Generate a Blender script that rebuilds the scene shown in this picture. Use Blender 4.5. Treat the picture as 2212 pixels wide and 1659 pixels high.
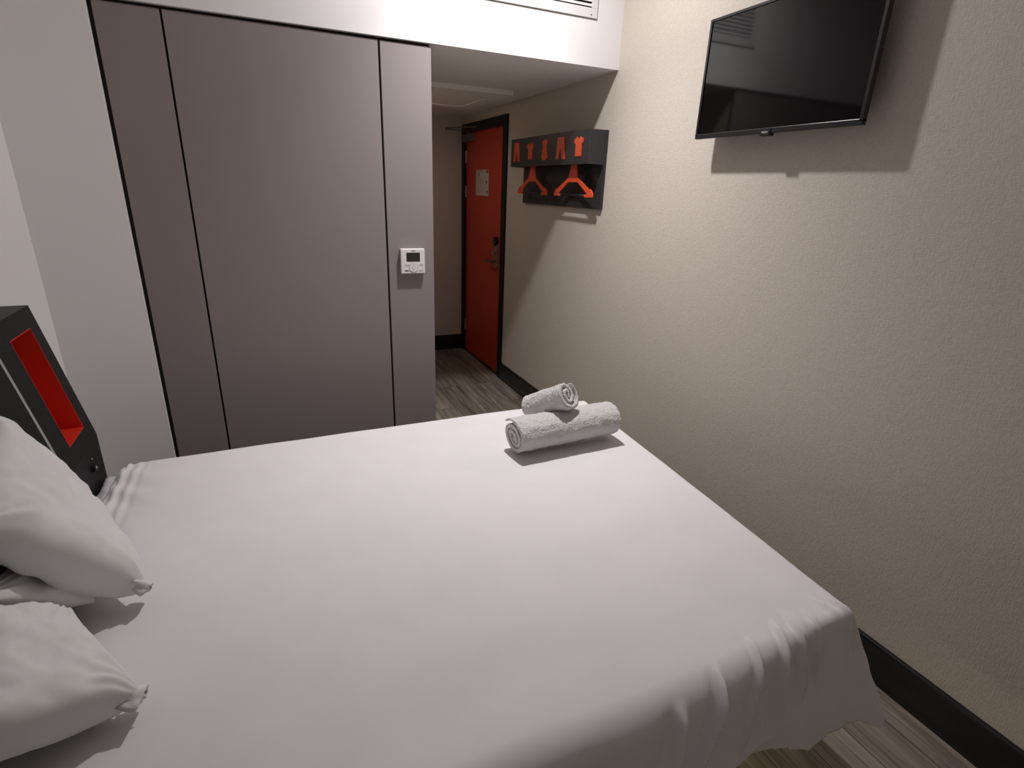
import bpy, bmesh, math, random
from mathutils import Vector, Matrix, noise
random.seed(7)
for o in list(bpy.data.objects): bpy.data.objects.remove(o)
S = bpy.context.scene
COL = S.collection

# ------------------------------------------------------------------ camera
W_PX, F_PX = 2212.0, 1166.0
cam_d = bpy.data.cameras.new('camera'); cam = bpy.data.objects.new('camera', cam_d); COL.objects.link(cam)
cam_d.sensor_width = 36.0; cam_d.sensor_fit = 'HORIZONTAL'; cam_d.lens = F_PX / W_PX * 36.0
cam_d.clip_start = 0.02
R = Matrix(((0.91192043, 0.10928075, -0.39554879), (-0.40883709, 0.32509497, -0.85273999), (0.03540286, 0.93934604, 0.34113877)))
cam.matrix_world = Matrix.Translation((0, 0, 1.575)) @ R.to_4x4()
S.camera = cam

# ------------------------------------------------------------------ world, lights, exposure
wd = bpy.data.worlds.new('world'); S.world = wd; wd.use_nodes = True
wd.node_tree.nodes['Background'].inputs[0].default_value = (0.9, 0.95, 1, 1)
wd.node_tree.nodes['Background'].inputs[1].default_value = 0.0
S.view_settings.view_transform = 'Standard'; S.view_settings.look = 'None'
S.view_settings.gamma = 1.0; S.view_settings.use_curve_mapping = False
S.view_settings.exposure = 0.0
CEIL = 2.86
LAMP = (1.02, 2.20, CEIL - 0.012)      # downlight by the bulkhead
def disc_light(name, loc, size, power, color):
    l = bpy.data.lights.new(name, 'AREA'); l.shape = 'DISK'; l.size = size; l.energy = power; l.color = color
    o = bpy.data.objects.new(name, l); COL.objects.link(o); o.location = loc
    return o
disc_light('downlight_bulb', (LAMP[0], LAMP[1], LAMP[2] - 0.006), 0.085, 18.5, (1.0, 0.962, 0.965))
sl = bpy.data.lights.new('downlight_beam', 'SPOT'); sl.energy = 82.0; sl.spot_size = math.radians(104); sl.spot_blend = 1.0; sl.shadow_soft_size = 0.04; sl.color = (1.0, 0.962, 0.965)
so = bpy.data.objects.new('downlight_beam', sl); COL.objects.link(so); so.location = (LAMP[0], LAMP[1], LAMP[2] - 0.008)
FILL_LAMP = (0.845, 4.15, 2.168 - 0.008)      # added warm fill lamp, out of view, to brighten the passage
disc_light('passage_fill', (FILL_LAMP[0], FILL_LAMP[1], FILL_LAMP[2] - 0.006), 0.07, 1.8, (1.0, 0.84, 0.72))

# ------------------------------------------------------------------ materials
def mat(name, color, rough=0.6, metal=0.0, spec=0.5, coat=0.0, sheen=0.0):
    m = bpy.data.materials.new(name); m.use_nodes = True
    b = m.node_tree.nodes['Principled BSDF']
    b.inputs['Base Color'].default_value = (*color, 1); b.inputs['Roughness'].default_value = rough
    b.inputs['Metallic'].default_value = metal; b.inputs['Specular IOR Level'].default_value = spec
    b.inputs['Coat Weight'].default_value = coat; b.inputs['Sheen Weight'].default_value = sheen
    return m
def bump_noise(m, scale, strength, dist=0.001, stretch=(1, 1, 1), detail=2.0, extra=None):
    nt = m.node_tree; b = nt.nodes['Principled BSDF']
    tc = nt.nodes.new('ShaderNodeTexCoord'); mp = nt.nodes.new('ShaderNodeMapping'); mp.inputs['Scale'].default_value = stretch
    nz = nt.nodes.new('ShaderNodeTexNoise'); nz.inputs['Scale'].default_value = scale; nz.inputs['Detail'].default_value = detail
    bp = nt.nodes.new('ShaderNodeBump'); bp.inputs['Strength'].default_value = strength; bp.inputs['Distance'].default_value = dist
    nt.links.new(tc.outputs['Object'], mp.inputs[0]); nt.links.new(mp.outputs[0], nz.inputs['Vector'])
    nt.links.new(nz.outputs['Fac'], bp.inputs['Height']); nt.links.new(bp.outputs[0], b.inputs['Normal'])
    return nz, bp, tc, mp
def vary(m, nz_out, c1, c2, p1=0.35, p2=0.65):
    nt = m.node_tree; b = nt.nodes['Principled BSDF']
    r = nt.nodes.new('ShaderNodeValToRGB'); r.color_ramp.elements[0].color = (*c1, 1); r.color_ramp.elements[1].color = (*c2, 1)
    r.color_ramp.elements[0].position = p1; r.color_ramp.elements[1].position = p2
    nt.links.new(nz_out, r.inputs[0]); nt.links.new(r.outputs[0], b.inputs['Base Color'])

M = {}
M['white_paint'] = mat('white_paint', (0.86, 0.84, 0.835), 0.75); bump_noise(M['white_paint'], 60, 0.08)
M['soffit_paint'] = mat('soffit_paint', (0.86, 0.87, 0.83), 0.8); bump_noise(M['soffit_paint'], 60, 0.08)
# woven beige wallpaper
m = M['wallpaper'] = mat('wallpaper', (0.60, 0.53, 0.43), 0.7, spec=0.3)
nt = m.node_tree; b = nt.nodes['Principled BSDF']
tc = nt.nodes.new('ShaderNodeTexCoord')
def nnoise(scale, st, detail=2):
    mp = nt.nodes.new('ShaderNodeMapping'); mp.inputs['Scale'].default_value = st
    n = nt.nodes.new('ShaderNodeTexNoise'); n.inputs['Scale'].default_value = scale; n.inputs['Detail'].default_value = detail
    nt.links.new(tc.outputs['Object'], mp.inputs[0]); nt.links.new(mp.outputs[0], n.inputs['Vector']); return n
na = nnoise(170, (1, 0.45, 1.6)); nb = nnoise(170, (1, 1.6, 0.35)); nc = nnoise(55, (1, 1, 1), 3)
ad = nt.nodes.new('ShaderNodeMath'); ad.operation = 'ADD'; nt.links.new(na.outputs['Fac'], ad.inputs[0]); nt.links.new(nb.outputs['Fac'], ad.inputs[1])
ad2 = nt.nodes.new('ShaderNodeMath'); ad2.operation = 'MULTIPLY_ADD'; nt.links.new(nc.outputs['Fac'], ad2.inputs[0]); ad2.inputs[1].default_value = 0.35; nt.links.new(ad.outputs[0], ad2.inputs[2])
bp = nt.nodes.new('ShaderNodeBump'); bp.inputs['Strength'].default_value = 0.6; bp.inputs['Distance'].default_value = 0.0016
nt.links.new(ad2.outputs[0], bp.inputs['Height']); nt.links.new(bp.outputs[0], b.inputs['Normal'])
rp = nt.nodes.new('ShaderNodeValToRGB'); rp.color_ramp.elements[0].position = 0.9; rp.color_ramp.elements[1].position = 2.1
rp.color_ramp.elements[0].position = 0.35; rp.color_ramp.elements[1].position = 0.75
hf = nt.nodes.new('ShaderNodeMath'); hf.operation = 'MULTIPLY'; hf.inputs[1].default_value = 0.5; nt.links.new(ad.outputs[0], hf.inputs[0])
rp.color_ramp.elements[0].color = (0.565, 0.51, 0.44, 1); rp.color_ramp.elements[1].color = (0.655, 0.60, 0.525, 1)
nt.links.new(hf.outputs[0], rp.inputs[0]); nt.links.new(rp.outputs[0], b.inputs['Base Color'])

M['panel_grey'] = mat('panel_grey', (0.275, 0.242, 0.236), 0.45, spec=0.35); bump_noise(M['panel_grey'], 900, 0.06, 0.0004)
M['gap_black'] = mat('gap_black', (0.012, 0.009, 0.008), 0.7)
M['black_gloss'] = mat('black_gloss', (0.012, 0.0125, 0.014), 0.22, spec=0.5)
M['frame_black'] = mat('frame_black', (0.008, 0.008, 0.009), 0.5, spec=0.3)
m = M['charcoal_wood'] = mat('charcoal_wood', (0.035, 0.034, 0.037), 0.42)
nz, bp, *_ = bump_noise(m, 40, 0.25, 0.0006, (2, 1, 14)); vary(m, nz.outputs['Fac'], (0.021, 0.021, 0.024), (0.038, 0.036, 0.040))
m = M['headboard_wood'] = mat('headboard_wood', (0.016, 0.016, 0.017), 0.5, spec=0.25)
nz, bp, *_ = bump_noise(m, 40, 0.25, 0.0006, (6, 1, 14)); vary(m, nz.outputs['Fac'], (0.012, 0.012, 0.013), (0.022, 0.0215, 0.0225))
M['orange'] = mat('orange', (0.80, 0.095, 0.026), 0.4)
M['orange_dark'] = mat('orange_dark', (0.50, 0.06, 0.025), 0.45)
M['orange_niche'] = mat('orange_niche', (0.62, 0.028, 0.010), 0.4)
M['door_orange'] = mat('door_orange', (0.55, 0.048, 0.018), 0.45); bump_noise(M['door_orange'], 300, 0.05, 0.0004)
M['screen'] = mat('screen', (0.002, 0.002, 0.0025), 0.06, spec=0.36)
M['tv_black'] = mat('tv_black', (0.012, 0.012, 0.013), 0.3)
M['metal'] = mat('metal', (0.42, 0.41, 0.40), 0.3, 1.0)
M['metal_dark'] = mat('metal_dark', (0.20, 0.19, 0.185), 0.4, 0.9)
M['strip_metal'] = mat('strip_metal', (0.50, 0.50, 0.51), 0.4, 0.3)
M['white_plastic'] = mat('white_plastic', (0.80, 0.76, 0.76), 0.35)
M['white_plastic_2'] = mat('white_plastic_grey', (0.60, 0.57, 0.57), 0.4)
M['lcd'] = mat('lcd', (0.035, 0.032, 0.024), 0.15)
M['print_dark'] = mat('print_dark', (0.03, 0.03, 0.032), 0.6)
M['print_white'] = mat('print_white', (0.75, 0.75, 0.75), 0.5)
M['vent_white'] = mat('vent_white', (0.76, 0.74, 0.74), 0.4)
M['paper'] = mat('paper', (0.62, 0.58, 0.53), 0.8)
M['print_grey'] = mat('print_grey', (0.30, 0.28, 0.26), 0.8)
M['black_plastic'] = mat('black_plastic', (0.01, 0.01, 0.01), 0.35)
M['dark_fabric'] = mat('dark_fabric', (0.03, 0.028, 0.028), 0.9)
def fabric(name, c, c2, sc, st, dist, rough=0.85, sheen=0.15, fine=None):
    m = M[name] = mat(name, c, rough, spec=0.25, sheen=sheen)
    nz, bp, tc, mp = bump_noise(m, sc, st, dist, detail=3)
    vary(m, nz.outputs['Fac'], c2, c)
    return m
fabric('bed_linen', (0.83, 0.805, 0.815), (0.81, 0.785, 0.795), 9, 0.35, 0.004)
fabric('pillow_linen', (0.80, 0.785, 0.78), (0.78, 0.765, 0.76), 14, 0.4, 0.004)
fabric('sheet_linen', (0.62, 0.61, 0.63), (0.52, 0.52, 0.55), 22, 0.9, 0.01)
m = M['terry'] = mat('terry', (0.72, 0.70, 0.69), 0.95, spec=0.1, sheen=0.4)
bump_noise(m, 200, 1.0, 0.006, detail=3)
# wood-look floor planks running along the depth of the room
m = M['floor'] = mat('floor_planks', (0.2, 0.17, 0.14), 0.42, spec=0.4); nt = m.node_tree; b = nt.nodes['Principled BSDF']
tc = nt.nodes.new('ShaderNodeTexCoord')
mp = nt.nodes.new('ShaderNodeMapping'); mp.inputs['Rotation'].default_value = (0, 0, math.pi / 2); nt.links.new(tc.outputs['Object'], mp.inputs[0])
bk = nt.nodes.new('ShaderNodeTexBrick'); bk.inputs['Scale'].default_value = 1.0; bk.inputs['Brick Width'].default_value = 1.2; bk.inputs['Row Height'].default_value = 0.152
bk.inputs['Mortar Size'].default_value = 0.0016; bk.inputs['Mortar Smooth'].default_value = 0.3; bk.inputs['Color1'].default_value = (0.0, 0.0, 0.0, 1); bk.inputs['Color2'].default_value = (1, 1, 1, 1); bk.inputs['Mortar'].default_value = (0.5, 0.5, 0.5, 1)
bk.offset = 0.37
nt.links.new(mp.outputs[0], bk.inputs['Vector'])
mp2 = nt.nodes.new('ShaderNodeMapping'); mp2.inputs['Scale'].default_value = (16, 1.1, 1); nt.links.new(tc.outputs['Object'], mp2.inputs[0])
# shift the grain by plank so the planks differ
sh = nt.nodes.new('ShaderNodeVectorMath'); sh.operation = 'MULTIPLY_ADD'; sh.inputs[1].default_value = (7, 3, 5)
nt.links.new(bk.outputs['Color'], sh.inputs[0]); nt.links.new(mp2.outputs[0], sh.inputs[2])
gn = nt.nodes.new('ShaderNodeTexNoise'); gn.inputs['Scale'].default_value = 2.2; gn.inputs['Detail'].default_value = 6; gn.inputs['Distortion'].default_value = 0.7
nt.links.new(sh.outputs[0], gn.inputs['Vector'])
r = nt.nodes.new('ShaderNodeValToRGB'); r.color_ramp.elements[0].color = (0.11, 0.089, 0.071, 1); r.color_ramp.elements[1].color = (0.38, 0.335, 0.28, 1)
r.color_ramp.elements[0].position = 0.28; r.color_ramp.elements[1].position = 0.72
nt.links.new(gn.outputs['Fac'], r.inputs[0])
hv = nt.nodes.new('ShaderNodeMixRGB'); hv.blend_type = 'MULTIPLY'; hv.inputs[0].default_value = 1.0
r2 = nt.nodes.new('ShaderNodeValToRGB'); r2.color_ramp.elements[0].color = (0.72, 0.70, 0.68, 1); r2.color_ramp.elements[1].color = (1, 1, 1, 1)
nt.links.new(bk.outputs['Color'], r2.inputs[0]); nt.links.new(r.outputs[0], hv.inputs[1]); nt.links.new(r2.outputs[0], hv.inputs[2])
mo = nt.nodes.new('ShaderNodeMixRGB'); mo.inputs[2].default_value = (0.03, 0.025, 0.02, 1); nt.links.new(bk.outputs['Fac'], mo.inputs[0]); nt.links.new(hv.outputs[0], mo.inputs[1])
nt.links.new(mo.outputs[0], b.inputs['Base Color'])
bp = nt.nodes.new('ShaderNodeBump'); bp.inputs['Strength'].default_value = 0.15; bp.inputs['Distance'].default_value = 0.001
nt.links.new(gn.outputs['Fac'], bp.inputs['Height']); nt.links.new(bp.outputs[0], b.inputs['Normal'])
def emis(name, c, s):
    m = M[name] = mat(name, c, 0.5); b = m.node_tree.nodes['Principled BSDF']
    b.inputs['Emission Color'].default_value = (*c, 1); b.inputs['Emission Strength'].default_value = s
emis('lamp_glow', (1, 0.96, 0.95), 6.0)
emis('strip_glow', (1.0, 0.95, 0.62), 36.0)

# ------------------------------------------------------------------ helpers
def link_mesh(name, me, m, parent=None, smooth=False):
    o = bpy.data.objects.new(name, me); COL.objects.link(o)
    for mm in (m if isinstance(m, (list, tuple)) else [m]): me.materials.append(mm)
    if smooth:
        for p in me.polygons: p.use_smooth = True
    if parent is not None:
        me.transform(Matrix.Translation(-Vector(parent['_w'])) if '_w' in parent else Matrix.Identity(4))
        o.parent = parent; o['_w'] = parent['_w']
    else:
        o['_w'] = (0.0, 0.0, 0.0)
    return o
def obj(name, bm, m, parent=None, smooth=False):
    bmesh.ops.recalc_face_normals(bm, faces=bm.faces)
    me = bpy.data.meshes.new(name); bm.to_mesh(me); bm.free()
    return link_mesh(name, me, m, parent, smooth)
def thing(name, loc, label, cat, group=None):
    o = bpy.data.objects.new(name, None); COL.objects.link(o); o.location = loc; o.empty_display_size = 0.05
    o['_w'] = tuple(float(v) for v in loc); tag(o, label, cat, group); return o
def tag(o, label, cat, group=None):
    o['label'] = label; o['category'] = cat
    if group: o['group'] = group
    return o
def struct(o, label=None, cat=None):
    o['kind'] = 'structure'
    if label: o['label'] = label
    if cat: o['category'] = cat
    return o
def box(bm, x0, x1, y0, y1, z0, z1, bev=0.0, seg=2):
    r = bmesh.ops.create_cube(bm, size=1.0)
    vs = r['verts']
    for v in vs: v.co = Vector((x0 + (v.co.x + .5) * (x1 - x0), y0 + (v.co.y + .5) * (y1 - y0), z0 + (v.co.z + .5) * (z1 - z0)))
    if bev > 0:
        es = list({e for v in vs for e in v.link_edges})
        bmesh.ops.bevel(bm, geom=es, offset=bev, segments=seg, affect='EDGES', profile=0.5)
    return bm
def B(*a, **k):
    bm = bmesh.new(); return box(bm, *a, **k)
def cyl(bm, p0, p1, r, seg=24, r2=None):
    p0 = Vector(p0); p1 = Vector(p1); d = p1 - p0
    mt = Matrix.Translation((p0 + p1) / 2) @ d.to_track_quat('Z', 'Y').to_matrix().to_4x4()
    bmesh.ops.create_cone(bm, cap_ends=True, segments=seg, radius1=r, radius2=r if r2 is None else r2, depth=d.length, matrix=mt)
    return bm
def prism_x(bm, pts, x0, x1, bev=0.0):
    """outline given in (y, z), extruded between two x values"""
    a = [bm.verts.new((x0, y, z)) for y, z in pts]; c = [bm.verts.new((x1, y, z)) for y, z in pts]
    f1 = bm.faces.new(a); f2 = bm.faces.new(c[::-1]); n = len(pts)
    for i in range(n): bm.faces.new((a[i], c[i], c[(i + 1) % n], a[(i + 1) % n]))
    if bev > 0: bmesh.ops.bevel(bm, geom=list(f1.edges), offset=bev, segments=2, affect='EDGES')
    return bm
def prism_y(bm, pts, y0, y1, bev=0.0):
    """outline given in (x, z), extruded between two y values"""
    a = [bm.verts.new((x, y0, z)) for x, z in pts]; c = [bm.verts.new((x, y1, z)) for x, z in pts]
    f1 = bm.faces.new(a); f2 = bm.faces.new(c[::-1]); n = len(pts)
    for i in range(n): bm.faces.new((a[i], c[i], c[(i + 1) % n], a[(i + 1) % n]))
    if bev > 0: bmesh.ops.bevel(bm, geom=list(bm.edges), offset=bev, segments=2, affect='EDGES')
    return bm
def text_mesh(name, s, size, mtx, m, parent, extrude=0.0003, align='CENTER', xs=1.0):
    cu = bpy.data.curves.new(name, 'FONT'); cu.body = s; cu.size = size; cu.extrude = extrude; cu.align_x = align; cu.align_y = 'CENTER'
    t = bpy.data.objects.new(name, cu); COL.objects.link(t)
    dg = bpy.context.evaluated_depsgraph_get(); me = bpy.data.meshes.new_from_object(t.evaluated_get(dg))
    bpy.data.objects.remove(t); bpy.data.curves.remove(cu)
    me.transform(mtx @ Matrix.Diagonal((xs, 1, 1, 1))); me.name = name; me.materials.clear()
    return link_mesh(name, me, m, parent)

# ------------------------------------------------------------------ room dimensions (metres, camera stands at x=0, y=0)
X = 1.79; D = 2.692; YE = 5.12; XL = -0.80; YN = -1.05; ZS = 2.168; PX0 = -0.476; PX1 = 0.791; TW = 0.12

struct(obj('floor', B(XL - TW, X + TW, YN - TW, YE + TW, -0.06, 0.0), M['floor']))
struct(obj('ceiling', B(XL - TW, X + TW, YN - TW, D + 0.02, CEIL, CEIL + 0.06), M['white_paint']))
struct(obj('wall_left', B(XL - TW, XL, YN - TW, D + 0.15, 0, CEIL), M['white_paint']))
struct(obj('wall_near', B(XL, X, YN - TW, YN, 0, CEIL), M['white_paint']))
# right wall with the doorway of the entrance cut into it
DY0, DY1, DZ = 4.160, 5.080, 2.045      # doorway opening
bm = bmesh.new()
box(bm, X, X + TW, YN - TW, DY0, 0, CEIL); box(bm, X, X + TW, DY0, DY1, DZ, CEIL); box(bm, X, X + TW, DY1, YE + TW, 0, CEIL)
struct(obj('wall_right', bm, M['wallpaper']))
struct(obj('wall_end', B(PX1 - 0.1, X, YE, YE + TW, 0, ZS + 0.2), M['wallpaper']))
struct(obj('wall_passage', B(PX1 - 0.10, PX1 - 0.004, D + 0.045, YE, 0, ZS + 0.1), M['wallpaper']))
# white wall left of the panels, and the bulkhead above the panels and the passage
struct(obj('wall_back', B(XL, PX0, D, D + 0.15, 0, CEIL), M['white_paint']))
struct(obj('wall_bulkhead', B(PX0, X, D, D + 0.14, ZS, CEIL), M['white_paint']))
struct(obj('ceiling_passage', B(PX0, X, D + 0.14, YE, ZS, ZS + 0.1), M['soffit_paint']))
# dark carcass seen only through the gaps between the panels
struct(obj('wall_recess', B(PX0, PX1 - 0.004, D + 0.03, D + 0.045, 0, ZS), M['gap_black']))

# grey wall panels
for x0, x1, lab in ((PX0 + 0.015, -0.252, 'narrow tall grey wall panel at the left, beside the white wall and headboard'),
                    (-0.244, 0.554, 'wide central grey wall panel, between the two narrow grey panels'),
                    (0.563, PX1, 'narrow grey wall panel at the passage corner, carrying the white thermostat')):
    o = obj('wall_panel', B(x0, x1, D + 0.012, D + 0.032, 0.012, ZS - 0.012, bev=0.0012), M['panel_grey'])
    tag(o, lab, 'wall panel', 'grey laminate wall panels')

# baseboards
def baseboard(name, pts_fn, parent=None):
    pass
def bb_profile(t=0.015, h=0.148):
    return [(0, 0), (t, 0), (t, h - 0.012), (t - 0.002, h - 0.005), (t - 0.006, h - 0.001), (t - 0.009, h), (0, h)]
bm = bmesh.new(); prism_y(bm, [(X - a, z) for a, z in bb_profile()], YN, 4.088)
struct(obj('baseboard_right', bm, M['black_gloss']))
bm = bmesh.new(); prism_x(bm, [(YE - a, z) for a, z in bb_profile()], PX1, X)
struct(obj('baseboard_end', bm, M['black_gloss']))
bm = bmesh.new(); prism_y(bm, [(XL + a, z) for a, z in bb_profile()], YN, D)
struct(obj('baseboard_left', bm, M['black_gloss']))
bm = bmesh.new(); prism_x(bm, [(D - a, z) for a, z in bb_profile()], XL + 0.015, PX0)
struct(obj('baseboard_back', bm, M['black_gloss']))

# ------------------------------------------------------------------ entrance door
dr = thing('door_1', (X, 4.6, 0), 'dark-framed orange flush entrance door at the far end of the right wall', 'door')
dr['kind'] = 'structure'
bm = bmesh.new()
fy0, fy1, fz = 4.088, 5.118, 2.094
box(bm, X - 0.015, X - 0.0005, fy0, fy0 + 0.078, 0, fz, bev=0.002); box(bm, X - 0.015, X - 0.0005, fy1 - 0.060, fy1, 0, fz, bev=0.002)
box(bm, X - 0.015, X - 0.0005, fy0 + 0.078, fy1 - 0.060, fz - 0.072, fz, bev=0.002)
box(bm, X, X + 0.10, DY0, DY0 + 0.012, 0, DZ); box(bm, X, X + 0.10, DY1 - 0.012, DY1, 0, DZ); box(bm, X, X + 0.10, DY0, DY1, DZ - 0.012, DZ)
obj('door_frame', bm, M['frame_black'], dr)
LX = X + 0.012
leaf = obj('door_leaf', B(LX, LX + 0.045, 4.176, 5.062, 0.012, 2.028, bev=0.0015), M['door_orange'], dr)
for z0, z1 in ((1.775, 1.88), (1.478, 1.581), (0.212, 0.311)):
    bm = bmesh.new(); cyl(bm, (LX - 0.006, 5.060, z0), (LX - 0.006, 5.060, z1), 0.0065, 12); box(bm, LX - 0.003, LX, 5.044, 5.058, z0, z1)
    obj('hinge', bm, M['metal'], dr)
obj('threshold', B(X - 0.002, X + 0.06, DY0 + 0.012, DY1 - 0.012, 0.0, 0.010), M['gap_black'], dr)
# lock plate: escutcheon, thumb turn, lever, black reader knob
bm = bmesh.new()
pts = []
for i in range(9):
    a = math.pi * i / 8; pts.append((4.286 + 0.036 * math.cos(a), 1.120 + 0.03 * math.sin(a)))
for i in range(9):
    a = math.pi + math.pi * i / 8; pts.append((4.286 + 0.036 * math.cos(a), 0.960 + 0.03 * math.sin(a)))
prism_x(bm, pts, LX - 0.012, LX, bev=0.002)
lp = obj('lock_plate', bm, M['metal'], dr)
bm = bmesh.new(); cyl(bm, (LX - 0.030, 4.286, 1.152), (LX, 4.286, 1.152), 0.037, 8); bmesh.ops.bevel(bm, geom=list(bm.edges), offset=0.004, segments=2, affect='EDGES')
obj('reader_cap', bm, M['black_plastic'], lp)
bm = bmesh.new(); cyl(bm, (LX - 0.03, 4.286, 1.06), (LX - 0.01, 4.286, 1.06), 0.012); box(bm, LX - 0.042, LX - 0.028, 4.268, 4.304, 1.044, 1.070, bev=0.003)
obj('thumb_turn', bm, M['metal'], lp)
bm = bmesh.new(); cyl(bm, (LX - 0.05, 4.286, 0.985), (LX - 0.01, 4.286, 0.985), 0.011)
prism_x(bm, [(4.272, 0.974), (4.272, 0.996), (4.34, 0.995), (4.405, 0.990), (4.412, 0.983), (4.405, 0.977), (4.34, 0.973)], LX - 0.062, LX - 0.046, bev=0.003)
obj('lever_handle', bm, M['metal_dark'], lp)
# closer: body on the leaf, arm sticking out into the passage
cl = obj('closer_body', B(LX - 0.045, LX, 4.83, 5.055, 1.945, 2.008, bev=0.003), M['metal_dark'], dr)
obj('closer_end_cap', B(LX - 0.046, LX, 4.822, 4.83, 1.945, 2.008, bev=0.001), M['metal'], cl)
bm = bmesh.new(); cyl(bm, (LX - 0.022, 4.93, 2.008), (LX - 0.022, 4.93, 2.030), 0.010, 12)
box(bm, 1.57, LX - 0.014, 4.918, 4.942, 2.030, 2.036); cyl(bm, (1.572, 4.93, 2.024), (1.572, 4.93, 2.046), 0.012, 12)
a = Vector((1.572, 4.93, 2.042)); c = Vector((X - 0.02, 4.72, 2.052)); cyl(bm, a, c, 0.006, 8)
obj('closer_arm', bm, M['metal_dark'], cl)

# evacuation notice on the door
nt_ = thing('door_notice', (LX - 0.001, 4.625, 1.5), 'small printed white paper notice fixed to the orange door', 'notice')
SCY = 1.0067
y0, y1, z0, z1 = 4.50, 4.80, 1.503, 1.713
obj('sheet', B(LX - 0.0025, LX - 0.0005, y0, y1, z0, z1), M['paper'], nt_)
px = LX - 0.0032
def pl(bm, a0, a1, b0, b1): box(bm, px, px + 0.0006, y1 - a1 * (y1 - y0), y1 - a0 * (y1 - y0), z1 - b1 * (z1 - z0), z1 - b0 * (z1 - z0))
for q in ((0.20, 0.26, 0.13, 0.25), (0.82, 0.88, 0.42, 0.53), (0.86, 0.93, 0.80, 0.90)):
    bm = bmesh.new(); pl(bm, *q); obj('print_mark', bm, M['print_dark'], nt_)
bm = bmesh.new(); pl(bm, 0.82, 0.98, 0.02, 0.14); obj('print_red_block', bm, M['orange_dark'], nt_)
bm = bmesh.new()
pl(bm, 0.14, 0.50, 0.035, 0.06)
for i in range(4): pl(bm, 0.27 + 0.14 * i, 0.275 + 0.14 * i, 0.27, 0.56)
for i in range(4): pl(bm, 0.27, 0.70, 0.27 + 0.095 * i, 0.274 + 0.095 * i)
for i in range(5): pl(bm, 0.10, 0.60, 0.66 + 0.05 * i, 0.668 + 0.05 * i)
obj('floor_plan_print', bm, M['print_grey'], nt_)

# ------------------------------------------------------------------ passage ceiling unit
cu = thing('ceiling_access_panel', (1.25, 4.1, ZS), 'white framed panel dropped slightly below the passage ceiling', 'ceiling panel')
bm = bmesh.new(); za, zb = ZS - 0.030, ZS
box(bm, 0.90, 1.60, 3.59, 3.83, za, zb, bev=0.003); box(bm, 0.90, 1.60, 4.33, 4.42, za, zb, bev=0.003)
box(bm, 0.90, 1.00, 3.83, 4.33, za, zb, bev=0.003); box(bm, 1.50, 1.60, 3.83, 4.33, za, zb, bev=0.003)
obj('frame', bm, M['soffit_paint'], cu)
obj('inset_panel', B(1.0, 1.50, 3.83, 4.33, ZS - 0.022, ZS - 0.001), M['soffit_paint'], cu)

# ------------------------------------------------------------------ bulkhead vent grille
vg = thing('vent_grille', (1.1, D, 2.5), 'white louvred air vent grille set high in the white bulkhead', 'vent')
gx0, gx1, gz0, gz1 = 0.72, 1.632, 2.373, 2.70
bm = bmesh.new(); fw = 0.042
box(bm, gx0, gx1, D - 0.008, D + 0.0, gz0, gz0 + fw, bev=0.0015); box(bm, gx0, gx1, D - 0.008, D, gz1 - fw, gz1, bev=0.0015)
box(bm, gx0, gx0 + 0.034, D - 0.008, D, gz0 + fw, gz1 - fw, bev=0.001); box(bm, gx1 - 0.034, gx1, D - 0.008, D, gz0 + fw, gz1 - fw, bev=0.001)
gf = obj('frame', bm, M['vent_white'], vg)
obj('dark_backing', B(gx0 + 0.02, gx1 - 0.02, D - 0.0012, D - 0.0002, gz0 + 0.03, gz1 - 0.03), M['gap_black'], vg)
z = gz0 + fw + 0.004; i = 0
while z < gz1 - fw - 0.008:
    bm = bmesh.new()
    prism_x(bm, [(D - 0.0085, z), (D - 0.0095, z + 0.0015), (D - 0.0022, z + 0.0135), (D - 0.0012, z + 0.012)], gx0 + 0.034, gx1 - 0.034)
    obj('louvre', bm, M['vent_white'], vg); z += 0.0195
bm = bmesh.new(); cyl(bm, (1.598, D - 0.0095, 2.386), (1.598, D - 0.0075, 2.386), 0.003, 12); obj('screw', bm, M['metal_dark'], gf)
bm = bmesh.new()
for a, b_, c, d in ((gx0 - .003, gx1 + .003, gz0 - .003, gz0), (gx1, gx1 + .003, gz0, gz1), (gx0 - .003, gx0, gz0, gz1)):
    box(bm, a, b_, D - 0.0012, D - 0.0002, c, d)
obj('edge_gap', bm, M['print_grey'], gf)

# ------------------------------------------------------------------ ceiling downlight, and a fitting for the added passage fill lamp
for loc, rad, lab, cz in ((LAMP, 0.0425, 'recessed white downlight in the ceiling near the bulkhead', CEIL), (FILL_LAMP, 0.04, 'added unseen fill light in the low passage ceiling beside the entrance', ZS)):
    t = thing('ceiling_downlight', (loc[0], loc[1], cz), lab, 'ceiling light')
    bm = bmesh.new(); n = 40
    pr = [(rad + 0.001, 0.0), (rad + 0.001, -0.006), (rad + 0.012, -0.008), (rad + 0.018, -0.003), (rad + 0.018, 0.0)]
    rings = [[bm.verts.new((loc[0] + r_ * math.cos(2 * math.pi * k / n), loc[1] + r_ * math.sin(2 * math.pi * k / n), cz + z_)) for k in range(n)] for r_, z_ in pr]
    for a, b_ in zip(rings, rings[1:]):
        for k in range(n): bm.faces.new((a[k], a[(k + 1) % n], b_[(k + 1) % n], b_[k]))
    obj('trim_ring', bm, M['vent_white'], t, True)
    bm = bmesh.new(); cyl(bm, (loc[0], loc[1], cz - 0.004), (loc[0], loc[1], cz - 0.001), rad, 40); obj('lens', bm, M['lamp_glow'], t)

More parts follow.
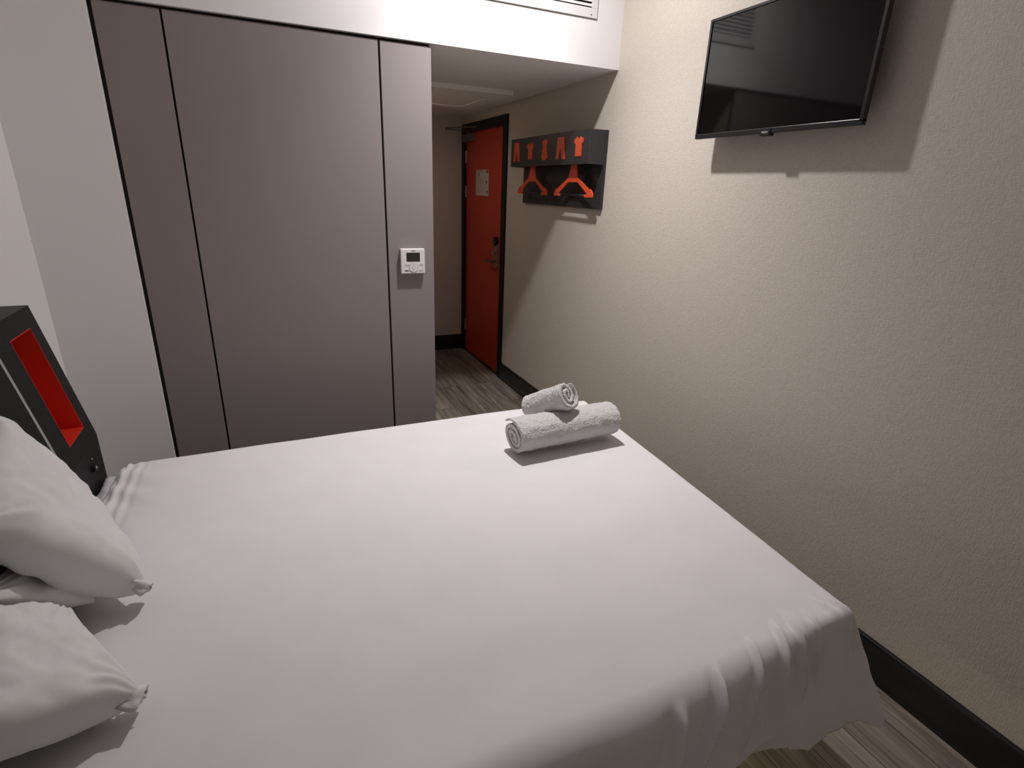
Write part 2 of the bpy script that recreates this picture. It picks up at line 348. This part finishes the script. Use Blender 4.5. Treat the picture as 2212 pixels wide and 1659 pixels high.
# ------------------------------------------------------------------ thermostat
th = thing('thermostat', (0.679, D + 0.012, 1.155), 'white thermostat with a dark display on the narrow grey panel', 'thermostat')
TF = D - 0.012; tx0, tx1, tz0, tz1 = 0.618, 0.738, 1.156, 1.276
body = obj('housing', B(tx0, tx1, TF, D + 0.011, tz0, tz1, bev=0.003, seg=3), M['white_plastic'], th)
def tq(u0, u1, v0, v1, nm, m, d=0.0006, bev=0.0, par=None):
    return obj(nm, B(tx0 + u0 * .12, tx0 + u1 * .12, TF - d, TF + 0.0002, tz1 - v1 * .12, tz1 - v0 * .12, bev=bev), m, par or th)
tq(0.225, 0.79, 0.150, 0.51, 'display', M['lcd'], 0.0004)
tq(0.16, 0.38, 0.60, 0.67, 'button', M['white_plastic_2'], 0.001, 0.0004); tq(0.76, 0.93, 0.60, 0.67, 'button', M['white_plastic_2'], 0.001, 0.0004)
tq(0.14, 0.34, 0.83, 0.90, 'button', M['white_plastic_2'], 0.001, 0.0004); tq(0.74, 0.92, 0.83, 0.90, 'button', M['white_plastic_2'], 0.001, 0.0004)
tq(0.17, 0.225, 0.85, 0.895, 'button_mark', M['print_dark'], 0.0014); tq(0.245, 0.285, 0.85, 0.89, 'button_mark', M['print_dark'], 0.0014)
tq(0.81, 0.87, 0.605, 0.615, 'button_mark', M['print_dark'], 0.0014)
cxx, czz = tx0 + 0.52 * .12, tz1 - 0.75 * .12
bm = bmesh.new(); cyl(bm, (cxx, TF - 0.0014, czz), (cxx, TF + 0.0002, czz), 0.0232, 40); obj('dial_groove', bm, M['print_grey'], th)
bm = bmesh.new(); cyl(bm, (cxx, TF - 0.0022, czz), (cxx, TF + 0.0002, czz), 0.0222, 40); dl = obj('dial', bm, M['white_plastic'], th)
bm = bmesh.new(); cyl(bm, (cxx, TF - 0.0026, czz), (cxx, TF - 0.0020, czz), 0.0085, 30); obj('centre_ring', bm, M['print_grey'], dl)
bm = bmesh.new(); cyl(bm, (cxx, TF - 0.0030, czz - 0.0008), (cxx, TF - 0.0022, czz - 0.0008), 0.0078, 30); obj('centre_button', bm, M['white_plastic'], dl)
for s in (1, -1):
    bm = bmesh.new(); a = [bm.verts.new((cxx + q * 0.002, TF - 0.0026, czz + s * (0.0145 + k * 0.003))) for q, k in ((-1, 0), (1, 0), (0, 1))]; bm.faces.new(a)
    bmesh.ops.solidify(bm, geom=list(bm.faces), thickness=0.0003); obj('arrow_mark', bm, M['print_dark'], dl)
FACE_Y = lambda p: Matrix.Translation(p) @ Matrix.Rotation(math.pi / 2, 4, 'X')
text_mesh('logo_text', 'DAIKIN', 0.0062, FACE_Y((tx0 + 0.515 * .12, TF - 0.0006, tz1 - 0.078 * .12)), M['print_dark'], th)

# ------------------------------------------------------------------ coat rack with hangers
rk = thing('coat_rack', (X, 3.24, 1.477), 'charcoal wooden wall coat rack with orange clothing icons beside the door', 'coat rack')
ry0, ry1, rz0, rz1, hx, hz = 2.728, 3.752, 1.477, 1.889, 1.667, 1.713
obj('back_panel', B(X - 0.020, X - 0.0005, ry0, ry1, rz0, rz1, bev=0.001), M['charcoal_wood'], rk)
obj('front_board', B(hx, hx + 0.018, ry0, ry1, hz, rz1, bev=0.001), M['charcoal_wood'], rk)
obj('top_board', B(hx + 0.018, X - 0.020, ry0 + 0.016, ry1 - 0.016, rz1 - 0.020, rz1 - 0.001), M['charcoal_wood'], rk)
obj('side_board', B(hx + 0.018, X - 0.020, ry0, ry0 + 0.016, hz, rz1 - 0.001, bev=0.0008), M['charcoal_wood'], rk)
obj('side_board', B(hx + 0.018, X - 0.020, ry1 - 0.016, ry1, hz, rz1 - 0.001, bev=0.0008), M['charcoal_wood'], rk)
bm = bmesh.new(); cyl(bm, (1.715, ry0 + 0.016, 1.800), (1.715, ry1 - 0.016, 1.800), 0.009, 16); obj('hanging_rail', bm, M['metal_dark'], rk)
K = 1.667 / 1.60
def icon(nm, pts):
    bm = bmesh.new(); prism_x(bm, [(y * K, 1.575 + (z_ - 1.575) * K) for y, z_ in pts], hx - 0.004, hx + 0.0005)
    obj(nm, bm, M['orange'], rk)
icon('trousers_icon', [(3.541, 1.853), (3.471, 1.853), (3.456, 1.738), (3.485, 1.738), (3.506, 1.805), (3.525, 1.739), (3.552, 1.739)])
icon('trousers_icon', [(2.951, 1.851), (2.877, 1.851), (2.860, 1.737), (2.893, 1.737), (2.915, 1.802), (2.933, 1.737), (2.962, 1.737)])
sh_ = [(-0.046, 1.831), (-0.018, 1.843), (0.0, 1.829), (0.018, 1.843), (0.046, 1.831), (0.044, 1.814), (0.030, 1.806), (0.030, 1.747), (-0.030, 1.747), (-0.030, 1.806), (-0.044, 1.814)]
icon('shirt_icon', [(3.303 - a * 0.93, z_) for a, z_ in sh_]); icon('shirt_icon', [(2.716 - a, z_) for a, z_ in sh_])
icon('tie_icon', [(3.107 + 0.034 * math.cos(a), 1.833 + 0.0175 * math.sin(a)) for a in [math.radians(q) for q in range(-50, 231, 20)]] + [(3.069, 1.751), (3.084, 1.740), (3.106, 1.735), (3.128, 1.740), (3.143, 1.751)])
def hanger(cy, lab):
    t = thing('clothes_hanger', (1.713, cy, 1.54), lab, 'hanger', 'orange clothes hangers on the rack')
    half = [(0.028, 1.745), (0.029, 1.715), (0.036, 1.685), (0.046, 1.656), (0.064, 1.638), (0.190, 1.578), (0.196, 1.584), (0.206, 1.578), (0.222, 1.562), (0.224, 1.550), (0.222, 1.540), (0.133, 1.539), (0.133, 1.554), (0.172, 1.556), (0.055, 1.621)]
    pts = [(cy + a, z_) for a, z_ in half] + [(cy - a, z_) for a, z_ in half[::-1]]
    bm = bmesh.new(); prism_x(bm, pts[::-1], 1.709, 1.717, bev=0.001)
    obj('body', bm, M['orange'], t)
    # hook over the rail
    bm = bmesh.new(); prev = None
    path = [Vector((1.713, cy, 1.742)), Vector((1.722, cy, 1.765)), Vector((1.730, cy, 1.790))] + [Vector((1.715 + 0.0145 * math.cos(a), cy, 1.800 + 0.0145 * math.sin(a))) for a in [math.radians(q) for q in range(0, 200, 25)]]
    for a, b_ in zip(path, path[1:]): cyl(bm, a, b_, 0.004, 8)
    obj('hook', bm, M['orange'], t, True)
    bm = bmesh.new(); cyl(bm, (1.713, cy - 0.140, 1.5475), (1.713, cy + 0.140, 1.5475), 0.0065, 12)
    obj('trouser_bar', bm, M['black_plastic'], t, True)
hanger(2.945, 'orange clothes hanger nearer the television, right one on the rack')
hanger(3.490, 'orange clothes hanger nearer the entrance door, left one on the rack')

# ------------------------------------------------------------------ television
tv = thing('television', (X, 1.583, 1.79), 'flat black television mounted high on the beige right wall', 'television')
ty0, ty1, tz0_, tz1_ = 1.221, 1.947, 1.793, 2.221; tf = 1.703
bz = 0.011
bm = bmesh.new()
box(bm, tf, tf + 0.020, ty0, ty1, tz0_, tz0_ + bz + 0.007, bev=0.002); box(bm, tf, tf + 0.020, ty0, ty1, tz1_ - bz, tz1_, bev=0.002)
box(bm, tf, tf + 0.020, ty0, ty0 + bz, tz0_ + bz, tz1_ - bz, bev=0.001); box(bm, tf, tf + 0.020, ty1 - bz, ty1, tz0_ + bz, tz1_ - bz, bev=0.001)
obj('bezel', bm, M['tv_black'], tv)
obj('screen', B(tf + 0.0035, tf + 0.012, ty0 + 0.008, ty1 - 0.008, tz0_ + 0.012, tz1_ - 0.008), M['screen'], tv)
bm = bmesh.new(); box(bm, tf + 0.018, tf + 0.050, ty0 + 0.05, ty1 - 0.05, tz0_ + 0.012, tz1_ - 0.10, bev=0.012, seg=3); box(bm, tf + 0.015, tf + 0.026, ty0 + 0.004, ty1 - 0.004, tz0_ + 0.004, tz1_ - 0.004, bev=0.003)
obj('back_housing', bm, M['tv_black'], tv)
bm = bmesh.new(); box(bm, tf + 0.048, X - 0.0005, 1.48, 1.69, 1.95, 2.10, bev=0.003); obj('wall_bracket', bm, M['black_plastic'], tv)
bm = bmesh.new(); prism_x(bm, [(1.583 + 0.026, tz0_ + 0.016), (1.583 - 0.026, tz0_ + 0.016), (1.583 - 0.022, tz0_ - 0.009), (1.583 + 0.022, tz0_ - 0.009)], tf - 0.003, tf + 0.018, bev=0.0015)
lg = obj('logo_tab', bm, M['black_plastic'], tv)
FACE_X = lambda p: Matrix.Translation(p) @ Matrix.Rotation(-math.pi / 2, 4, 'Z') @ Matrix.Rotation(math.pi / 2, 4, 'X')
text_mesh('logo_text', 'PHILIPS', 0.0085, FACE_X((tf - 0.0036, 1.583, tz0_ + 0.003)), M['print_white'], lg)

# ------------------------------------------------------------------ bed: base, mattress, fitted sheet, headboard
ZB = 0.600
bed = thing('bed', (0.4, 1.35, 0), 'large bed base and mattress under the white cover, against the left wall', 'bed')
obj('base', B(-0.56, 1.02, 0.85, 1.95, 0.0, 0.30, bev=0.01), M['dark_fabric'], bed)
obj('mattress', B(-0.572, 1.22, 0.70, 2.10, 0.305, 0.560, bev=0.05, seg=5), M['sheet_linen'], bed, True)
obj('under_bed_light_strip', B(0.30, 1.02, 0.838, 0.849, 0.255, 0.265), M['strip_glow'], bed)

# fitted sheet: rumpled cloth over the head end of the mattress
def grid_mesh(fn, nu, nv):
    vs = [fn(i / nu, j / nv) for j in range(nv + 1) for i in range(nu + 1)]
    fs = [(j * (nu + 1) + i, j * (nu + 1) + i + 1, (j + 1) * (nu + 1) + i + 1, (j + 1) * (nu + 1) + i) for j in range(nv) for i in range(nu)]
    return vs, fs
def sheet_fn(u, v):
    x = -0.590 + 0.15 * u
    s = v * 1.50       # arc length from y=2.12 down to the near side
    y = 2.150 - s
    z = 0.572
    # rounded shoulder at the far end and toward the headboard
    e = max(0, y - 2.06) / 0.09; z -= 0.085 * (1 - math.sqrt(max(0, 1 - min(1, e) ** 2)))
    h = max(0, -0.565 - x) / 0.035; z -= 0.03 * min(1, h) ** 2
    n = noise.noise(Vector((x * 30 + y * 14, y * 9 - x * 20, 0))) * 0.012 + noise.noise(Vector((x * 60, y * 28, 3))) * 0.005
    return (x, y, z + n)
vs, fs = grid_mesh(sheet_fn, 30, 200); me = bpy.data.meshes.new('fitted_sheet'); me.from_pydata(vs, [], fs)
fsh = link_mesh('fitted_sheet', me, M['sheet_linen'], bed, True)
md = fsh.modifiers.new('thick', 'SOLIDIFY'); md.thickness = 0.004; md.offset = -1

# headboard
HS = -0.598; HT = 1.175; HBND = 0.716
def hbx(z_): return HS if z_ < HBND else HS - 0.2 * (z_ - HBND)
HY0, HY1 = 0.25, 2.15; WX = XL + 0.017
hb = thing('headboard', (-0.7, 1.2, 0), 'charcoal wooden headboard with an orange lined niche on the left wall', 'headboard')
def slab(y0, y1, z0, z1, depth=None):
    """piece of the headboard between y0..y1 and z0..z1, front following the slanted profile"""
    zz = [z0] + ([HBND] if z0 < HBND < z1 else []) + [z1]
    pts = [(hbx(q), q) for q in zz] + [((XL + 0.0005 if q > 0.16 else WX) if depth is None else hbx(q) - depth, q) for q in zz[::-1]]
    bm = bmesh.new(); prism_y(bm, pts, y0, y1); return bm
NY0, NY1, NZ0, NZ1 = 1.922, 2.085, 0.770, 1.117
SY = 1.815
bm = slab(SY + 0.007, NY0, 0.16, HT)
for args in ((NY1, HY1, 0.16, HT), (NY0, NY1, 0.16, NZ0), (NY0, NY1, NZ1, HT)):
    b2 = slab(*args); me_ = bpy.data.meshes.new('t'); b2.to_mesh(me_); b2.free(); bm.from_mesh(me_); bpy.data.meshes.remove(me_)
bmesh.ops.remove_doubles(bm, verts=bm.verts, dist=1e-5)
obj('bedside_section', bm, M['headboard_wood'], hb)
obj('centre_section', slab(HY0, SY - 0.007, 0.16, HT), M['headboard_wood'], hb)
zz = [0.62, HBND, HT]
bm = bmesh.new(); prism_y(bm, [(hbx(q) + 0.001, q) for q in zz] + [(hbx(q) - 0.02, q) for q in zz[::-1]], SY - 0.007, SY + 0.007); 
o = obj('joint_strip', bm, M['strip_metal'], hb); o['label'] = 'pale metal joint strip'
# niche lining: back, far side, near side, top, bottom
lin = bmesh.new(); nd = 0.100; tk = 0.003
def nx(z_): return hbx(z_) - 0.0005
prism_y(lin, [(nx(NZ0) - nd, NZ0), (nx(NZ1) - nd, NZ1), (nx(NZ1) - nd - tk, NZ1), (nx(NZ0) - nd - tk, NZ0)], NY0, NY1)
for ya, yb in ((NY0, NY0 + tk), (NY1 - tk, NY1)):
    prism_y(lin, [(nx(NZ0), NZ0), (nx(NZ1), NZ1), (nx(NZ1) - nd, NZ1), (nx(NZ0) - nd, NZ0)], ya, yb)
prism_y(lin, [(nx(NZ0), NZ0), (nx(NZ0 + tk), NZ0 + tk), (nx(NZ0) - nd, NZ0 + tk), (nx(NZ0) - nd, NZ0)], NY0 + tk, NY1 - tk)
prism_y(lin, [(nx(NZ1), NZ1), (nx(NZ1 - tk), NZ1 - tk), (nx(NZ1) - nd, NZ1 - tk), (nx(NZ1) - nd, NZ1)], NY0 + tk, NY1 - tk)
o = obj('niche_lining', lin, M['orange_niche'], hb); o['label'] = 'bright orange niche lining'
# small metal fixing low on the headboard
bm = bmesh.new(); cyl(bm, (HS, 2.02, 0.645), (HS + 0.012, 2.02, 0.645), 0.013, 20); sock = obj('socket', bm, M['black_plastic'], hb, False)
bm = bmesh.new(); cyl(bm, (HS + 0.011, 2.02, 0.645), (HS + 0.016, 2.02, 0.645), 0.006, 14); obj('pin', bm, M['metal'], sock, True)
bm = bmesh.new(); cyl(bm, (HS, 2.035, 0.672), (HS + 0.004, 2.035, 0.672), 0.004, 12); obj('screw', bm, M['metal'], hb, True)

# ------------------------------------------------------------------ duvet / bed cover
def foot_x(y): return 1.257 + (y - 0.62) * (1.368 - 1.257) / 1.5
Y0, Y1 = 0.650, 2.105; HX = -0.535
RN = 0.070
# folds: (x centre at top, arc start, arc end, width, height, slant)
FOLDS = [(0.690, .07, .33, .016, .010, -.30), (0.800, .03, .30, .011, .014, -.34), (0.930, .00, .27, .008, .011, -.22),
         (1.040, -.02, .28, .009, .012, -.24), (1.100, -.03, .21, .0075, .011, -.14), (1.118, -.03, .19, .006, .008, .06),
         (1.162, -.02, .15, .006, .008, -.04), (1.225, -.05, .06, .007, .006, .04), (1.262, -.04, .14, .008, .008, .10)]
def axis_samples(a, b, step_mid, edge, step_edge):
    out = []; x = a
    while x < b - 1e-6:
        out.append(x); d = min(x - a, b - x); x += step_edge if d < edge else step_mid
    out.append(b); return out
UF, UH = 0.42, 0.03   # arc length hanging at the foot; folded at the head
VN, VF = 0.42, 0.33  # arc length hanging at near and far sides
def duvet_pt(u, v):
    # u: metres along the bed (x), v: metres across (y); beyond the top rectangle the cloth turns down
    qy = min(max(v, Y0), Y1); fx = foot_x(qy); qx = min(u, fx)
    dx, dy = u - qx, v - qy
    d = (abs(dx) ** 3.4 + abs(dy) ** 3.4) ** (1 / 3.4) if dx > 0 else abs(dy)   # squarish corner
    crown = 0.010 * (1 - ((qx - 0.35) / 1.0) ** 2) * (1 - ((qy - 1.37) / 0.8) ** 2)
    z = ZB - 0.004 + crown
    # soft dip toward the foot and edge, slow undulations
    n = noise.noise(Vector((u * 2.2, v * 2.6, 0.3))) * 0.0060 + noise.noise(Vector((u * 6.0, v * 5.0, 5))) * 0.0026
    n += 0.0030 * math.sin(v * 23 + 2.4 * noise.noise(Vector((u * 1.3, v * 2, 9)))) * max(0, noise.noise(Vector((u * 1.7, v * 1.5, 4))) + 0.2)
    x, y = qx, qy
    if d > 1e-6:
        ex, ey = (dx / d if dx > 0 else 0), dy / d
        if dx <= 0: ex = 0; ey = math.copysign(1, dy)
        # the edge is flatter where it only just begins to turn down: larger radius away from the foot corner
        r = RN - 0.042 * min(1, max(0, (u - 0.85) / 0.3))
        a = d / r
        if a < math.pi / 2: out, drop = r * math.sin(a), r * (1 - math.cos(a))
        else:
            s = d - r * math.pi / 2; out, drop = r + (0.14 + 0.22 * max(0, ex) * max(0, 1 - (qy - Y0) / 0.5)) * s, r + 0.985 * s
            near_c = min(1, max(0, (u - 0.75) / 0.35)) if ey < 0 else 0
            tuck = max(0, s - 0.175) * (1 - near_c)
            if ey < 0: out += 0.08 * s * near_c
            if ey < -0.2: out -= tuck * 0.9 + tuck * tuck * 4; drop -= tuck * 0.25
            out += 0.006 * noise.noise(Vector((u * 14, v * 3, 7))) * min(1, s / 0.05)
        x += ex * out; y += ey * out; z -= drop
        corner = min(abs(ex), abs(ey)) * 1.4
        if corner > 0.05 and a > 0.9:
            ang = math.atan2(ey, ex)
            rip = 0.006 * corner * math.sin(ang * 11) * min(1, (a - 0.9))
            x += ex * rip; y += ey * rip
        z += n * (0.3 if a > 1 else 1 - 0.7 * a)
    else:
        z += n
    # gathered folds on the near side by the foot corner
    if v < Y0 + 0.06:
        s = Y0 - v; f = 0
        for xc, s0, s1, w, hgt, sl in FOLDS:
            if s < s0 - 0.02 or s > s1: continue
            k = min(1, (s - s0 + 0.02) / 0.04) * min(1, (s1 - s) / 0.08)
            hgt *= 1.9; w *= 0.85
            xx = u - (xc + sl * (s - s0) + 0.012 * math.sin((s - s0) * 14 + xc * 9))
            f += hgt * k * math.exp(-(xx / w) ** 2)
            f -= 0.35 * hgt * k * math.exp(-((xx + 1.9 * w) / (1.3 * w)) ** 2)
        t = min(1, max(0, s / 0.08)); y -= f * t; z += f * (1 - t) * 0.7
        if 0.05 < s: y += 0.008 * noise.noise(Vector((u * 6, s * 2, 11))) * min(1, (s - 0.05) / 0.1)
    # wrinkles running in from the head edge
    e = u - HX
    if -0.01 < e < 0.20 and v > 1.3:
        k = max(0, 1 - e / 0.20)
        z += 0.011 * k * math.sin(v * 42 + 6 * noise.noise(Vector((u * 5, v * 3, 1))) + u * 16) * min(1, max(0, (v - 1.3) * 3)) * (0.5 + noise.noise(Vector((v * 6, 2, 2))))
    if 0 <= e < 0.09 and v > 1.65:
        kk = min(1, (v - 1.65) / 0.15) * (1 - e / 0.09)
        z += 0.005 * kk * (math.sin(e * 170 + 2.5 * noise.noise(Vector((v * 4, 0, 5)))) + 0.6 * noise.noise(Vector((e * 60, v * 7, 8))))
    # the head edge rolls down onto the sheet
    if u < HX + 0.022:
        q = (HX + 0.022 - u) / 0.052; z -= 0.030 * q * q * 1.0
        x += 0.010 * math.sin(v * 9 + 1) * q
    return Vector((x, y, z))
us = axis_samples(HX - 0.03, 0.55, 0.012, 0.20, 0.005)[:-1] + axis_samples(0.55, 1.365 + UF, 0.006, 0, 0.006)
vs_ = axis_samples(Y0 - VN, Y1 + VF, 0.014, 0.50, 0.0055)
verts = [duvet_pt(u, v) for v in vs_ for u in us]
nu = len(us); faces = []
for j in range(len(vs_) - 1):
    fx_ = foot_x(min(max(vs_[j], Y0), Y1)); dy_ = max(0, Y0 - vs_[j], vs_[j] - Y1)
    for i in range(nu - 1):
        dx_ = max(0, us[i] - fx_); dn = (dx_ ** 3.4 + dy_ ** 3.4) ** (1 / 3.4)
        lim = 0.325 + (0.008 * min(1, max(0, (us[i] - 0.75) / 0.35)) if vs_[j] < 1 else 0) + 0.006 * math.sin(us[i] * 17 + 1)
        if dn < lim: faces.append((j * nu + i, j * nu + i + 1, (j + 1) * nu + i + 1, (j + 1) * nu + i))
me = bpy.data.meshes.new('duvet'); me.from_pydata(verts, [], faces)
bm = bmesh.new(); bm.from_mesh(me); bmesh.ops.delete(bm, geom=[v for v in bm.verts if not v.link_faces], context='VERTS'); bm.to_mesh(me); bm.free()
dv = link_mesh('duvet', me, M['bed_linen'], None, True)
md = dv.modifiers.new('thick', 'SOLIDIFY'); md.thickness = 0.008; md.offset = -1
tag(dv, 'smooth white duvet spread over the bed and hanging over its sides', 'duvet')

# ------------------------------------------------------------------ pillows
def pillow(label, P, th_f, th_b, seed, wr=0.006, tipc=0, mtl='pillow_linen', pinch=0.055, up_bias=(0, 0, 0)):
    """P: four corners (tip, along long edge, ...); th_f / th_b bulge on the front and on the back"""
    A, Bc, C, Dd = [Vector(p) for p in P]
    n0 = (Bc - A).cross(Dd - A).normalized() if True else None
    N = 64; Mv = 48
    def base(u, v):
        # cushion outline: sides drawn in between pointed corners
        uu = u * (1 - pinch * (1 - v ** 4)) ; vv = v * (1 - pinch * 1.2 * (1 - u ** 4))
        s, t = (uu + 1) / 2, (vv + 1) / 2
        return A * (1 - s) * (1 - t) + Bc * s * (1 - t) + C * s * t + Dd * (1 - s) * t
    bm = bmesh.new(); grid = {}
    for side in (1, -1):
        for j in range(Mv + 1):
            for i in range(N + 1):
                u = math.sin((i / N * 2 - 1) * math.pi / 2); v = math.sin((j / Mv * 2 - 1) * math.pi / 2)
                edge = i in (0, N) or j in (0, Mv)
                if side == -1 and edge: grid[(side, i, j)] = grid[(1, i, j)]; continue
                p = base(u, v)
                k = ((1 - abs(u) ** 9) * (1 - abs(v) ** 7)) ** 0.42 * (1 - 0.45 * (abs(u) * abs(v)) ** 3)
                hgt = (th_f if side == 1 else th_b) * k
                q = Vector((u * 2.2 + seed, v * 2.2, side * 1.7))
                wrk = noise.noise(q * 1.2) * wr * 1.2 + wr * 0.5 * noise.noise(q * 3)
                # radiating creases near the corners
                for cu_, cv_ in ((-1, -1), (1, -1), (1, 1), (-1, 1)):
                    dd = math.hypot(u - cu_, v - cv_)
                    if dd < 0.8:
                        an = math.atan2(v - cv_, u - cu_); wrk += wr * 0.8 * (1 - dd / 0.8) * math.sin(an * 15 + seed) * min(1, dd * 4)
                hgt += wrk * k if not edge else 0
                grid[(side, i, j)] = bm.verts.new(p + n0 * (hgt * side))
    for side in (1, -1):
        for j in range(Mv):
            for i in range(N):
                q = [grid[(side, i, j)], grid[(side, i + 1, j)], grid[(side, i + 1, j + 1)], grid[(side, i, j + 1)]]
                try: bm.faces.new(q if side == 1 else q[::-1])
                except ValueError: pass
    root = thing('pillow', tuple((A + Bc + C + Dd) / 4), label, 'pillow', 'white bed pillows')
    obj('pillowcase', bm, M[mtl], root, True)
    return root, A, n0, (Bc - A).normalized(), (Dd - A).normalized()
def case_hem(root, A, n0, e1, e2, seed):
    """crumpled open hem of the pillowcase sticking out at the corner"""
    outd = -(e1 + e2).normalized(); side = (e1 - e2).normalized()
    bm = bmesh.new(); nu_, nv_ = 14, 8; g = []
    for j in range(nv_ + 1):
        row = []
        for i in range(nu_ + 1):
            a = 2 * math.pi * i / nu_; t = j / nv_
            rx = 0.030 * (1 - 0.15 * t); rz = 0.011 + 0.004 * t
            w = 1 + 0.35 * math.sin(a * 3 + seed + t * 2)
            p = A - outd * 0.040 + outd * 0.034 * t + side * math.cos(a) * rx * w + n0 * math.sin(a) * rz * w
            row.append(bm.verts.new(p))
        g.append(row)
    for j in range(nv_):
        for i in range(nu_): bm.faces.new((g[j][i], g[j][(i + 1) % (nu_ + 1)] if i < nu_ else g[j][0], g[j + 1][(i + 1)], g[j + 1][i]))
    o = obj('case_hem', bm, M['pillow_linen'], root, True)
    md = o.modifiers.new('thick', 'SOLIDIFY'); md.thickness = 0.002
r_ = pillow('topmost plump white pillow leaning on the headboard, far from the camera', [(-0.330, 1.285, 0.645), (-0.540, 1.70, 0.665), (-0.605, 1.50, 1.055), (-0.560, 1.165, 0.960)], 0.052, 0.075, 1.3, wr=0.009)
case_hem(*r_, 0.5)
r_ = pillow('white pillow nearest the camera, its crumpled corner pointing at the foot', [(-0.292, 0.966, 0.640), (-0.478, 1.225, 0.680), (-0.570, 1.10, 0.82), (-0.570, 0.81, 0.770)], 0.05, 0.06, 4.1, wr=0.009)
case_hem(*r_, 2.0)
pillow('flat white pillow in shadow, squeezed between the other two pillows', [(-0.440, 1.290, 0.643), (-0.49, 1.56, 0.643), (-0.575, 1.57, 0.70), (-0.575, 1.11, 0.825)], 0.024, 0.034, 7.7)

# ------------------------------------------------------------------ rolled towels
def towel_roll(name, label, P0, P1, r, turns, th_, seed, squash=(1, 1), flip=1, rough=0.0035):
    P0, P1 = Vector(P0), Vector(P1); ax = (P1 - P0); L = ax.length; ax.normalize()
    up = Vector((0, 0, 1)); sd = ax.cross(up).normalized(); up = sd.cross(ax).normalized()
    nA = int(turns * 80); nL = 150
    outer, inner = [], []
    def pt(a, rr, t):
        wob = 1 + 0.04 * math.sin(a * 2 + seed) + 0.02 * math.sin(a * 3.3 + seed)
        off = ax * (L * t)
        c = P0 + off
        return c + (sd * math.cos(a * flip) * rr * squash[0] + up * math.sin(a * flip) * rr * squash[1]) * wob
    bm = bmesh.new(); rows = []
    for i in range(nA + 1):
        a = 2 * math.pi * turns * i / nA
        r_mid = 0.008 + (r - 0.008) * (i / nA)
        tele = 0.006 * math.sin(a * 0.9 + seed)       # layers slide a little past each other at the ends
        row = []
        tt = th_ * (0.9 if i < nA - 20 else 0.9 * max(0.25, (nA - i) / 20))
        for k in range(nL + 1):
            t = k / nL
            te = t + (tele / L) * (1 if t > 0.5 else -1) * abs(t * 2 - 1) ** 6
            for s in (1, -1):
                p = pt(a, r_mid + s * tt / 2 - tt / 2, te)
                if s == 1:
                    nn = noise.noise(Vector((a * r_mid * 160 + seed, t * L * 160, seed))) * rough + noise.noise(Vector((a * r_mid * 25, t * L * 25, seed))) * rough * 0.9
                    p += (p - (P0 + ax * (L * te))).normalized() * nn
                row.append(bm.verts.new(p))
        rows.append(row)
    for i in range(nA):
        A_, B_ = rows[i], rows[i + 1]
        for k in range(nL):
            bm.faces.new((A_[2 * k], A_[2 * k + 2], B_[2 * k + 2], B_[2 * k]))
            bm.faces.new((A_[2 * k + 1], B_[2 * k + 1], B_[2 * k + 3], A_[2 * k + 3]))
        bm.faces.new((A_[0], B_[0], B_[1], A_[1])); bm.faces.new((A_[2 * nL], A_[2 * nL + 1], B_[2 * nL + 1], B_[2 * nL]))
    for row in (rows[0], rows[-1]):
        for k in range(nL): bm.faces.new((row[2 * k], row[2 * k + 1], row[2 * k + 3], row[2 * k + 2]))
    o = obj(name, bm, M['terry'], None, True); tag(o, label, 'towel', 'rolled white towels')
    return o
towel_roll('rolled_towel', 'large rolled white towel lying flat on the duvet near the foot', (0.803, 1.700, 0.677), (1.262, 1.722, 0.677), 0.078, 3.4, 0.0185, 1.0, (1.03, 0.96))
towel_roll('rolled_towel', 'small rolled white towel resting across the large rolled towel', (0.968, 1.888, 0.708), (1.034, 1.705, 0.820), 0.066, 2.6, 0.0175, 2.2, (0.90, 1.05), flip=-1)

for o in bpy.data.objects:
    if '_w' in o: del o['_w']
